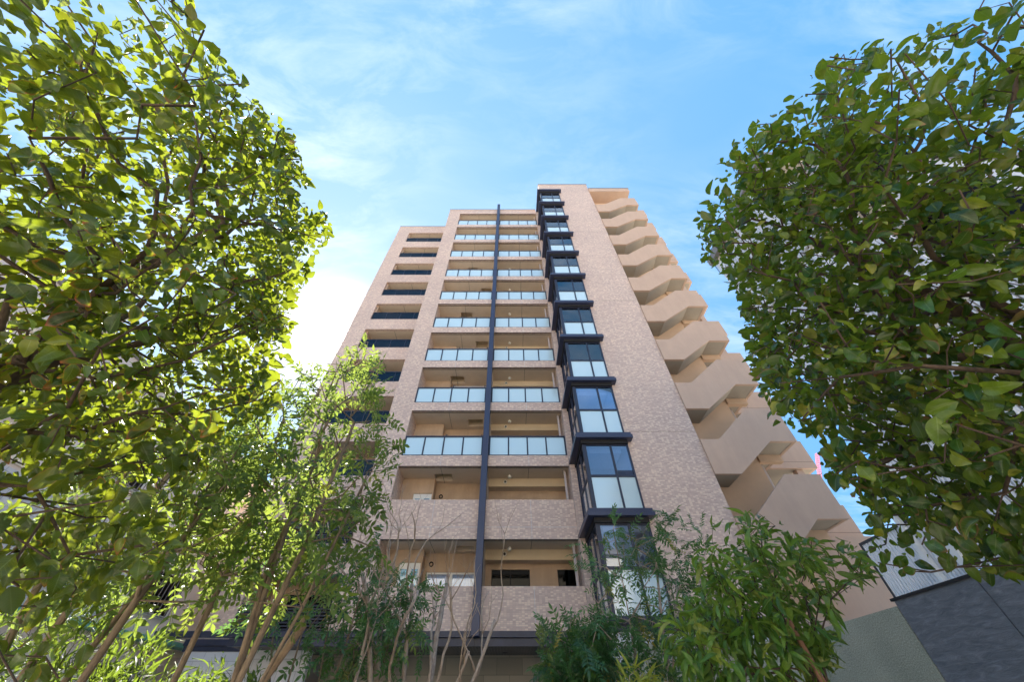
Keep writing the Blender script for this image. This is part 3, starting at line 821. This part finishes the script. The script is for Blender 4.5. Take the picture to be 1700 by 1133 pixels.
def scatter(name, templates, P, A, Nn, sc, m, parent, loc):
    """one mesh of leaves: P positions, A midrib directions, Nn upper-side directions, sc lengths"""
    P = np.asarray(P, float); A = norm(np.asarray(A, float)); Nn = np.asarray(Nn, float)
    Nn = norm(Nn - A * np.sum(A * Nn, 1, keepdims=True)); X = np.cross(A, Nn)
    which = rng.integers(0, len(templates), len(P)); rn = rng.random(len(P)) ** 1.0
    VV = []; FF = []; UU = []; RR = []; base = 0; loops_tot = []
    for ti, (tv, tf, tuv) in enumerate(templates):
        idx = np.where(which == ti)[0]
        if not len(idx): continue
        s = np.asarray(sc)[idx][:, None, None]
        v = P[idx][:, None, :] + s * (tv[None, :, 0:1] * X[idx][:, None, :] + tv[None, :, 1:2] * A[idx][:, None, :] + tv[None, :, 2:3] * Nn[idx][:, None, :])
        nv = tv.shape[0]; f = np.array(tf)
        FF.append((f[None] + (base + np.arange(len(idx)) * nv)[:, None, None]).reshape(-1, 4))
        UU.append(np.broadcast_to(tuv[f.ravel()][None], (len(idx), f.size, 2)).reshape(-1, 2))
        RR.append(np.repeat(rn[idx], nv)); VV.append(v.reshape(-1, 3)); base += nv * len(idx)
    V = np.concatenate(VV); F = np.concatenate(FF); U = np.concatenate(UU); RR = np.concatenate(RR)
    me = bpy.data.meshes.new(name)
    me.vertices.add(len(V)); me.vertices.foreach_set('co', V.ravel())
    me.loops.add(F.size); me.loops.foreach_set('vertex_index', F.ravel().astype(np.int32))
    me.polygons.add(len(F)); me.polygons.foreach_set('loop_start', np.arange(0, F.size, 4, dtype=np.int32))
    me.polygons.foreach_set('use_smooth', np.ones(len(F), bool))
    me.update(calc_edges=True)
    ul = me.uv_layers.new(name='UVMap'); ul.data.foreach_set('uv', U.ravel())
    at = me.attributes.new('rnd', 'FLOAT', 'POINT'); at.data.foreach_set('value', RR.astype(np.float32))
    me.materials.append(MAT[m])
    o = bpy.data.objects.new(name, me); COL.objects.link(o); o.parent = parent; o.location = loc
    return o

def grow(start, targets, bias=.45, step=.16, jit=.25, sag=0.):
    """branch skeleton: every target joins the nearest wood, preferring short ways to the root; start = polyline(s) of (points)"""
    nodes = []; par = []; plen = []
    for line in start:
        prev = -1
        for q, p in enumerate(line):
            p = np.array(p, float)
            if q == 0 and nodes:
                d = [np.linalg.norm(n - p) for n in nodes]; j = int(np.argmin(d))
                prev = j
                if d[j] < 1e-6: continue
            nodes.append(p); par.append(prev); plen.append(0 if prev < 0 else plen[prev] + np.linalg.norm(p - nodes[prev])); prev = len(nodes) - 1
    root = nodes[-1] if len(start) == 1 else nodes[0]
    cap = len(nodes) + len(targets) * 14
    NA = np.zeros((cap, 3)); PL = np.zeros(cap); n = len(nodes); NA[:n] = nodes; PL[:n] = plen
    ends = []
    hub = np.mean([l[-1] for l in start], 0)
    order = np.argsort(np.linalg.norm(targets - hub, axis=1))
    for t in targets[order]:
        d = np.linalg.norm(NA[:n] - t, axis=1)
        j = int(np.argmin(d + bias * PL[:n])); L_ = d[j]; k = max(1, int(L_ / step)); a = NA[j].copy(); prev = j
        off = rng.normal(0, 1, 3) * L_ * jit * .5
        for q in range(1, k + 1):
            if n >= cap: break
            s = q / k
            p = a * (1 - s) + t * s + off * math.sin(math.pi * s) + rng.normal(0, 1, 3) * step * jit * .3 * (s < 1)
            p[2] -= sag * math.sin(math.pi * s) * L_
            NA[n] = p; par.append(prev); PL[n] = PL[prev] + np.linalg.norm(p - NA[prev]); prev = n; n += 1
        ends.append(prev)
    return NA[:n], np.array(par), ends
def wood(NA, par, tip, expo, rmax, ns=6, trim=None):
    """tubes along chains of the skeleton, thickness from how much grows beyond"""
    n = len(NA); w = np.zeros(n); kids = [[] for _ in range(n)]
    for i in range(n):
        if par[i] >= 0: kids[par[i]].append(i)
    for i in range(n - 1, -1, -1):
        if not kids[i]: w[i] = 1
        if par[i] >= 0: w[par[i]] += w[i]
    rad = np.minimum(tip * w ** expo, rmax)
    mb = MB(); done = set()
    stack = [i for i in range(n) if par[i] < 0]
    heads = [(i, None) for i in stack]
    while heads:
        i, pr = heads.pop(); pts = []; rr = []
        if pr is not None: pts.append(NA[pr]); rr.append(min(rad[i] * 1.05, rad[pr]))
        while True:
            pts.append(NA[i]); rr.append(rad[i])
            if not kids[i]: break
            ks = sorted(kids[i], key=lambda q: -w[q])
            for q in ks[1:]: heads.append((q, i))
            i = ks[0]
        if len(pts) > 1:
            m = rr[0]; mb.tube([tuple(p) for p in pts], rr, ns if m > .012 else 4 if m > .004 else 3, cap=False)
    return mb, rad
def make_wood(name, NA, par, tip, expo, rmax, m, parent, loc, ns=7):
    mb, rad = wood(NA, par, tip, expo, rmax, ns)
    o = obj(name, mb, m, parent, loc, smooth=True)
    return o
def in_poly(px, py, poly):
    ins = np.zeros(len(px), bool); n = len(poly)
    for i in range(n):
        x0, y0 = poly[i]; x1, y1 = poly[(i + 1) % n]
        c = ((y0 > py) != (y1 > py)) & (px < (x1 - x0) * (py - y0) / ((y1 - y0) or 1e-9) + x0)
        ins ^= c
    return ins
TH = R(47.1)
def proj(P):
    z = P[:, 1] * math.cos(TH) + P[:, 2] * math.sin(TH); y = P[:, 2] * math.cos(TH) - P[:, 1] * math.sin(TH)
    return 846 + 588 * P[:, 0] / z, 566.5 - 588 * y / z, z
def blob_points(ells, n, inner=0., lo=None):
    """random points in a union of ellipsoids (centre, radii); inner>0 pushes them towards the outside"""
    out = []
    vols = np.array([r[0] * r[1] * r[2] for c, r in ells]); pick = rng.choice(len(ells), n, p=vols / vols.sum())
    d = norm(rng.normal(0, 1, (n, 3))); u = rng.random(n) ** (1 / 3.); u = inner + (1 - inner) * u
    C_ = np.array([c for c, r in ells]); R_ = np.array([r for c, r in ells])
    return C_[pick] + d * u[:, None] * R_[pick]

def tree(name, base, label, cat, group, ells, stems, ntarget, leafT, leafm, barkm, leaf_len, per_end, tip=.0028, expo=.46, rmax=.07,
         inner=.0, spread=.10, droop=.4, up=.6, keep=None, min_d=.6, shell=None, bias=.4, sag=0., crown_name='crown', extra_ends=0, jit=.3, rnd_len=.25, trunk_name='trunk', gaps=0):
    t = thing(name, base, label, cat, group); loc = (-base[0], -base[1], -base[2])
    P = blob_points(ells, ntarget, inner)
    x, y, z = proj(P)
    ok = np.linalg.norm(P, axis=1) > min_d
    if keep is not None: ok &= in_poly(x, y, keep) | (z < .1)
    ok &= P[:, 2] > G + .25
    if gaps:
        q = np.sin(P[:, 0] * 9.1 + 1.3 + np.sin(P[:, 2] * 5)) * np.sin(P[:, 1] * 8.3 + .7) * np.sin(P[:, 2] * 8.7 + 2.1 + np.sin(P[:, 0] * 4)); ok &= q > -gaps
    P = P[ok]
    NA, par, ends = grow(stems, P, bias=bias, jit=jit, sag=sag)
    make_wood(trunk_name, NA, par, tip, expo, rmax, barkm, t, loc)
    ends = np.array(ends)
    centre = np.mean([np.array(c) for c, r in ells], 0)
    E = NA[ends]; pd = norm(E - NA[par[ends]])
    reps = np.repeat(np.arange(len(ends)), per_end)
    n = len(reps)
    back = rng.random(n) * .6
    Pp = E[reps] - pd[reps] * back[:, None] * spread * 1.6 + rng.normal(0, 1, (n, 3)) * spread * .55
    outd = norm(E[reps] - centre)
    A = norm(pd[reps] * .6 + outd * .55 + rng.normal(0, 1, (n, 3)) * .75 + np.array([0, 0, -droop]))
    Nn = norm(np.array([0, 0, up]) + outd * .35 + rng.normal(0, 1, (n, 3)) * .55)
    sc = leaf_len * (1 + rng.normal(0, rnd_len, n)).clip(.45, 1.6)
    ok = np.linalg.norm(Pp, axis=1) > min_d
    if keep is not None:
        x, y, z = proj(Pp + A * sc[:, None] * .5); ok &= in_poly(x, y, keep) | (z < .1)
    ok &= Pp[:, 2] > G + .15
    scatter(crown_name, leafT, Pp[ok], A[ok], Nn[ok], sc[ok], leafm, t, loc)
    return t
# silhouettes the clipped crowns are kept to, seen from the lens
KL = [(-900, -900), (330, -900), (322, 0), (352, 75), (395, 112), (420, 165), (455, 190), (488, 215), (500, 262), (528, 330), (556, 388), (530, 420), (512, 470), (488, 520), (485, 560), (470, 640), (452, 700), (425, 730), (400, 742), (330, 800), (322, 830), (300, 900), (225, 975), (160, 1050), (120, 1300), (-900, 1400)]
KR = [(2600, -900), (1800, -900), (1690, 0), (1600, 22), (1480, 62), (1375, 92), (1300, 165), (1215, 235), (1180, 290), (1152, 345), (1162, 432), (1205, 462), (1228, 505), (1238, 585), (1262, 655), (1290, 705), (1330, 712), (1368, 738), (1355, 790), (1420, 815), (1442, 870), (1425, 935), (1475, 960), (1560, 940), (1620, 955), (1700, 965), (2600, 1100)]
cl_ = ((-2.15, 1.05, 1.65), (1.15, 1.15, 1.45)); cl_2 = ((-1.75, 1.0, 1.9), (.75, .75, .95)); cl_3 = ((-1.5, .75, .9), (.55, .5, .6)); cl_4 = ((-1.95, .3, 2.05), (.95, .75, 1.15)); cl_7 = ((-1.45, 1.28, .14), (.5, .4, .38)); cl_6 = ((-1.75, 1.35, .5), (.6, .55, .5)); cl_5 = ((-1.75, 1.6, 1.3), (.8, .8, 1.1))
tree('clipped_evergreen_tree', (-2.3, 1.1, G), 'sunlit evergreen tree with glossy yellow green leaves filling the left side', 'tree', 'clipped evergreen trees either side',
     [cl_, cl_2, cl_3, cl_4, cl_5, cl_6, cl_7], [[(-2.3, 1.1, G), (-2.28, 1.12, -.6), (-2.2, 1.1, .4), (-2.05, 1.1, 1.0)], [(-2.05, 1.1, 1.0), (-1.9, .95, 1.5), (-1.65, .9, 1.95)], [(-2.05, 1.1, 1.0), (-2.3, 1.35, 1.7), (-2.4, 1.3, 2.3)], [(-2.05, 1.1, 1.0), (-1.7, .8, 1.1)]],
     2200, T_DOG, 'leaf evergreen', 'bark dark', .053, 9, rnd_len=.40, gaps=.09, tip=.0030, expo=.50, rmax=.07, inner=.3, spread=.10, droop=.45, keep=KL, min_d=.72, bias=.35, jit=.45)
cr_ = ((2.35, 1.15, 1.65), (1.15, 1.15, 1.45)); cr_2 = ((1.85, 1.05, 1.95), (.75, .75, .85)); cr_3 = ((1.7, 1.15, 1.0), (.6, .6, .65)); cr_4 = ((2.3, .35, 2.0), (1.0, .8, 1.05)); cr_8 = ((1.58, .85, 2.2), (.5, .45, .45)); cr_6 = ((1.95, 1.65, .62), (.6, .5, .42)); cr_7 = ((2.05, 2.05, 1.0), (.4, .35, .35)); cr_5 = ((1.85, 1.7, 1.2), (.8, .8, 1.0))
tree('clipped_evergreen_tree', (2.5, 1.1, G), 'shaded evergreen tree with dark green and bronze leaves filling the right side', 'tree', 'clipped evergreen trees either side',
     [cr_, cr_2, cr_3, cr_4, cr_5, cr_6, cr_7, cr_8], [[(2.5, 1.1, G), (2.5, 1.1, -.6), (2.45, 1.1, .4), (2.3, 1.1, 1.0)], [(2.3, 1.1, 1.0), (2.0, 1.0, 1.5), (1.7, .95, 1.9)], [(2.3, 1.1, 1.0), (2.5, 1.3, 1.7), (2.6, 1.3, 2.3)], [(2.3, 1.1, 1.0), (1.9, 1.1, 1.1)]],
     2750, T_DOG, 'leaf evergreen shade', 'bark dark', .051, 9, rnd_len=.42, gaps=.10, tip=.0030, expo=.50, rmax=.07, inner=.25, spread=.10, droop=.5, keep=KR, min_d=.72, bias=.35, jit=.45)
AG = 'slender multi-stem ash trees in the planting bed'
def ash(base, label, ells, tips, n, leaf=.15, per=3, m='leaf ash', T=T_ASH, bark='bark grey', rmax=.05, group=AG, keep=None, spread=.07, bias=.25, **k):
    stems = []
    b = np.array(base, float)
    for q, tp in enumerate(tips):
        tp = np.array(tp, float); o = b + np.array([rng.normal(0, .06), rng.normal(0, .06), 0])
        m1 = o * .62 + tp * .38 + np.array([rng.normal(0, .10), rng.normal(0, .08), 0]); m2 = o * .3 + tp * .7 + np.array([rng.normal(0, .04), rng.normal(0, .04), 0])
        stems.append([tuple(b) if q else tuple(b), tuple(o + (m1 - o) * .4), tuple(m1), tuple(m2), tuple(tp)])
    return tree(k.pop('name', 'ash_tree'), tuple(base), label, 'tree', group, ells, stems, n, T, m, bark, leaf, per, tip=k.pop('tip', .0026), expo=k.pop('expo', .46), rmax=rmax, keep=keep, spread=spread, bias=bias, crown_name='crown', **k)
KA = [(300, 1300), (330, 900), (380, 720), (470, 600), (500, 610), (565, 600), (575, 555), (612, 560), (630, 610), (650, 650), (662, 720), (655, 800), (668, 870), (655, 900), (640, 980), (600, 1060), (560, 1300)]
ash((-1.85, 3.2, G), 'tall sunlit ash tree with spreading stems in front of the left wing', [((-2.05, 3.2, 2.2), (.95, .8, 1.5)), ((-1.7, 3.2, 1.4), (.75, .7, .9)), ((-2.2, 3.2, 3.0), (.55, .5, .65))],
    [(-2.05, 3.2, 2.9), (-2.5, 3.3, 2.3), (-1.6, 3.1, 2.1), (-1.35, 3.2, 1.5), (-2.0, 3.4, 1.9)], 430, leaf=.17, per=3, gaps=.10, spread=.09, rmax=.07, tip=.0046, keep=KA)
ash((-3.1, 3.0, G), 'leaning ash tree with thick grey stem at the lower left', [((-3.1, 3.1, 1.7), (.95, .8, 1.2)), ((-2.6, 3.0, 1.1), (.8, .6, .8))],
    [(-2.95, 3.0, 2.3), (-3.5, 3.1, 1.9), (-2.45, 3.0, 1.5), (-2.7, 3.2, 1.1)], 290, leaf=.18, per=3, gaps=.2, rmax=.085, tip=.005)
ash((-2.2, 5.6, G), 'thin stemmed ash tree standing close to the tiled wall', [((-2.6, 5.6, 1.3), (.95, .6, .9)), ((-1.9, 5.6, .9), (.7, .5, .6))],
    [(-2.7, 5.6, 2.1), (-2.3, 5.6, 1.9), (-1.9, 5.5, 1.5), (-3.1, 5.6, 1.6)], 150, leaf=.17, per=2, m='leaf nandina', rmax=.035)
ash((-1.75, 6.0, G), 'dark leaved nandina bush below the left balconies', [((-1.7, 6.0, .9), (.7, .5, .65))],
    [(-1.9, 6.0, 1.2), (-1.5, 6.0, 1.1), (-1.7, 6.1, 1.0)], 90, leaf=.20, per=3, m='leaf nandina', T=T_NAN, rmax=.022, group=None, name='nandina_bush')
# pruned tree without leaves
def bare_tree():
    base = (-1.25, 5.5, G)
    t = thing('bare_tree', base, 'bare pruned tree with knobbly pale stems before the steel column', 'tree')
    mb = MB(); r_ = random.Random(5)
    def limb(p, d, ln, r, depth):
        pts = [p]; rr = [r]; n = max(3, int(ln / .13)); d = Vector(d).normalized()
        for i in range(n):
            d = (d + Vector((r_.uniform(-1, 1), r_.uniform(-1, 1), r_.uniform(-.4, .7))) * (.12 if depth == 0 else .38)).normalized()
            pts.append(tuple(Vector(pts[-1]) + d * ln / n)); rr.append(r * (1 - .45 * (i + 1) / n))
        mb.tube(pts, rr, 8 if r > .012 else 5)
        if depth < 3:
            for _ in range(r_.choice((2, 3)) if depth < 2 else 2):
                q = r_.randint(max(1, n // 2), n); dd = d + Vector((r_.uniform(-1, 1), r_.uniform(-.6, .6), r_.uniform(-.1, .8))) * .85
                limb(pts[q], dd, ln * (.42, .45, .40)[depth], rr[q] * (.62 if depth else .55), depth + 1)
        else:
            pass
    for dx, ln, r in ((-.26, 3.1, .045), (-.14, 3.3, .05), (-.03, 3.35, .05), (.06, 3.0, .04), (.13, 2.7, .032), (-.2, 2.6, .03), (.18, 2.3, .026)):
        limb((base[0] + dx * .5, base[1] + r_.uniform(-.1, .1), G), (dx, r_.uniform(-.08, .08), 1.3), ln, r, 0)
    obj('trunk', mb, 'bark pale', t, (-base[0], -base[1], -base[2]), smooth=True)
bare_tree()
KO = [(1030, 1300), (1040, 1120), (1110, 1000), (1170, 900), (1180, 850), (1240, 845), (1330, 880), (1430, 900), (1450, 950), (1400, 985), (1395, 1060), (1400, 1110), (1380, 1300)]
# right of the middle
ash((1.45, 5.5, G), 'fine leaved nandina tree with several brown stems under the glass bays', [((1.75, 5.5, 1.15), (.9, .6, .95)), ((2.3, 5.5, 1.5), (.6, .5, .7)), ((1.1, 5.4, .5), (.75, .5, .6))],
    [(1.5, 5.5, 1.9), (2.2, 5.5, 2.0), (2.0, 5.5, 1.5), (1.1, 5.4, 1.0), (2.6, 5.6, 1.4), (.7, 5.4, .6)], 330, leaf=.175, per=3, m='leaf nandina', T=T_NAN, rmax=.035, group=None, name='nandina_tree', tip=.004, gaps=.2, bark='bark pale')
tree('oak_tree', (1.92, 3.0, G), 'small oak tree with long drooping narrow leaves and forked brown trunk', 'tree', None,
     [((1.95, 3.0, .68), (.78, .6, .50)), ((1.45, 3.0, .45), (.45, .4, .35)), ((1.25, 3.0, .12), (.32, .3, .25)), ((1.75, 3.0, .40), (.4, .4, .3)), ((1.3, 2.9, -.1), (.35, .3, .3))],
     [[(1.92, 3.0, G), (1.9, 3.0, -.6), (1.9, 3.0, .05), (1.84, 3.0, .35)], [(1.9, 3.0, .05), (1.98, 3.0, .3), (2.1, 3.05, .6)], [(1.84, 3.0, .35), (1.6, 3.0, .62), (1.4, 3.0, .8)]],
     340, T_OAK, 'leaf oak', 'bark dark', .105, 6, tip=.002, expo=.48, rmax=.035, spread=.07, droop=.75, bias=.3, keep=KO)
tree('bamboo_clump', (.92, 3.5, G), 'yellow green bamboo clump low in front of the brown stems', 'plant', None,
     [((.92, 3.5, .05), (.22, .2, .22))], [[(.9, 3.5, G), (.9, 3.5, -.6), (.92, 3.5, -.1)]], 60, T_BAM, 'leaf bamboo', 'bark pale', .14, 8, spread=.05, droop=1.0, rmax=.012, crown_name='foliage', trunk_name='stem')
def bush(base, label, ells, n, m, T, ln, per, name='bush', **k):
    tree(name, base, label, 'bush', None, ells, [[base, (base[0], base[1], base[2] + .5)]], n, T, m, 'bark dark', ln, per, tip=.002, rmax=.02, crown_name='foliage', trunk_name='stem', **k)
bush((-3.3, 3.4, G), 'dark narrow leaved bush in the lower left corner', [((-3.3, 3.5, .1), (.75, .6, .62)), ((-2.6, 3.6, -.1), (.5, .5, .45))], 300, 'leaf hedge', T_BAM, .12, 9, droop=-.2)
bush((-2.7, 4.9, G), 'rounded small leaved bush behind the ash stems', [((-2.9, 5.0, .0), (.6, .5, .42)), ((-2.4, 5.2, -.1), (.4, .4, .4))], 200, 'leaf hedge', T_HED, .07, 9, droop=0, spread=.05)
bush((.55, 5.2, G), 'dark green nandina bush low beside the stone wall', [((.75, 5.3, .35), (.42, .4, .5))], 130, 'leaf nandina', T_NAN, .2, 4, name='nandina_bush')
# stakes
def stake(a, b, r, m, label):
    a, b = Vector(a), Vector(b)
    o = obj('wooden_stake', MB().tube([tuple(Vector((0, 0, 0))), tuple((b - a) * .5), tuple(b - a)], [r, r * .97, r * .94], 10), m, None, tuple(a))
    tag(o, label, 'stake', 'support stakes'); return o
stake((-3.0, 4.2, G), (-1.92, 4.2, .62), .035, 'stake wood', 'thick leaning wooden stake crossing the lower left stems')
stake((-2.85, 4.3, G), (-1.98, 4.3, .70), .022, 'stake wood', 'thin pale stake leaning beside the thick wooden one')
stake((2.05, 2.85, G), (1.78, 2.85, .45), .017, 'red stake', 'reddish brown stake leaning on the small oak trunk')
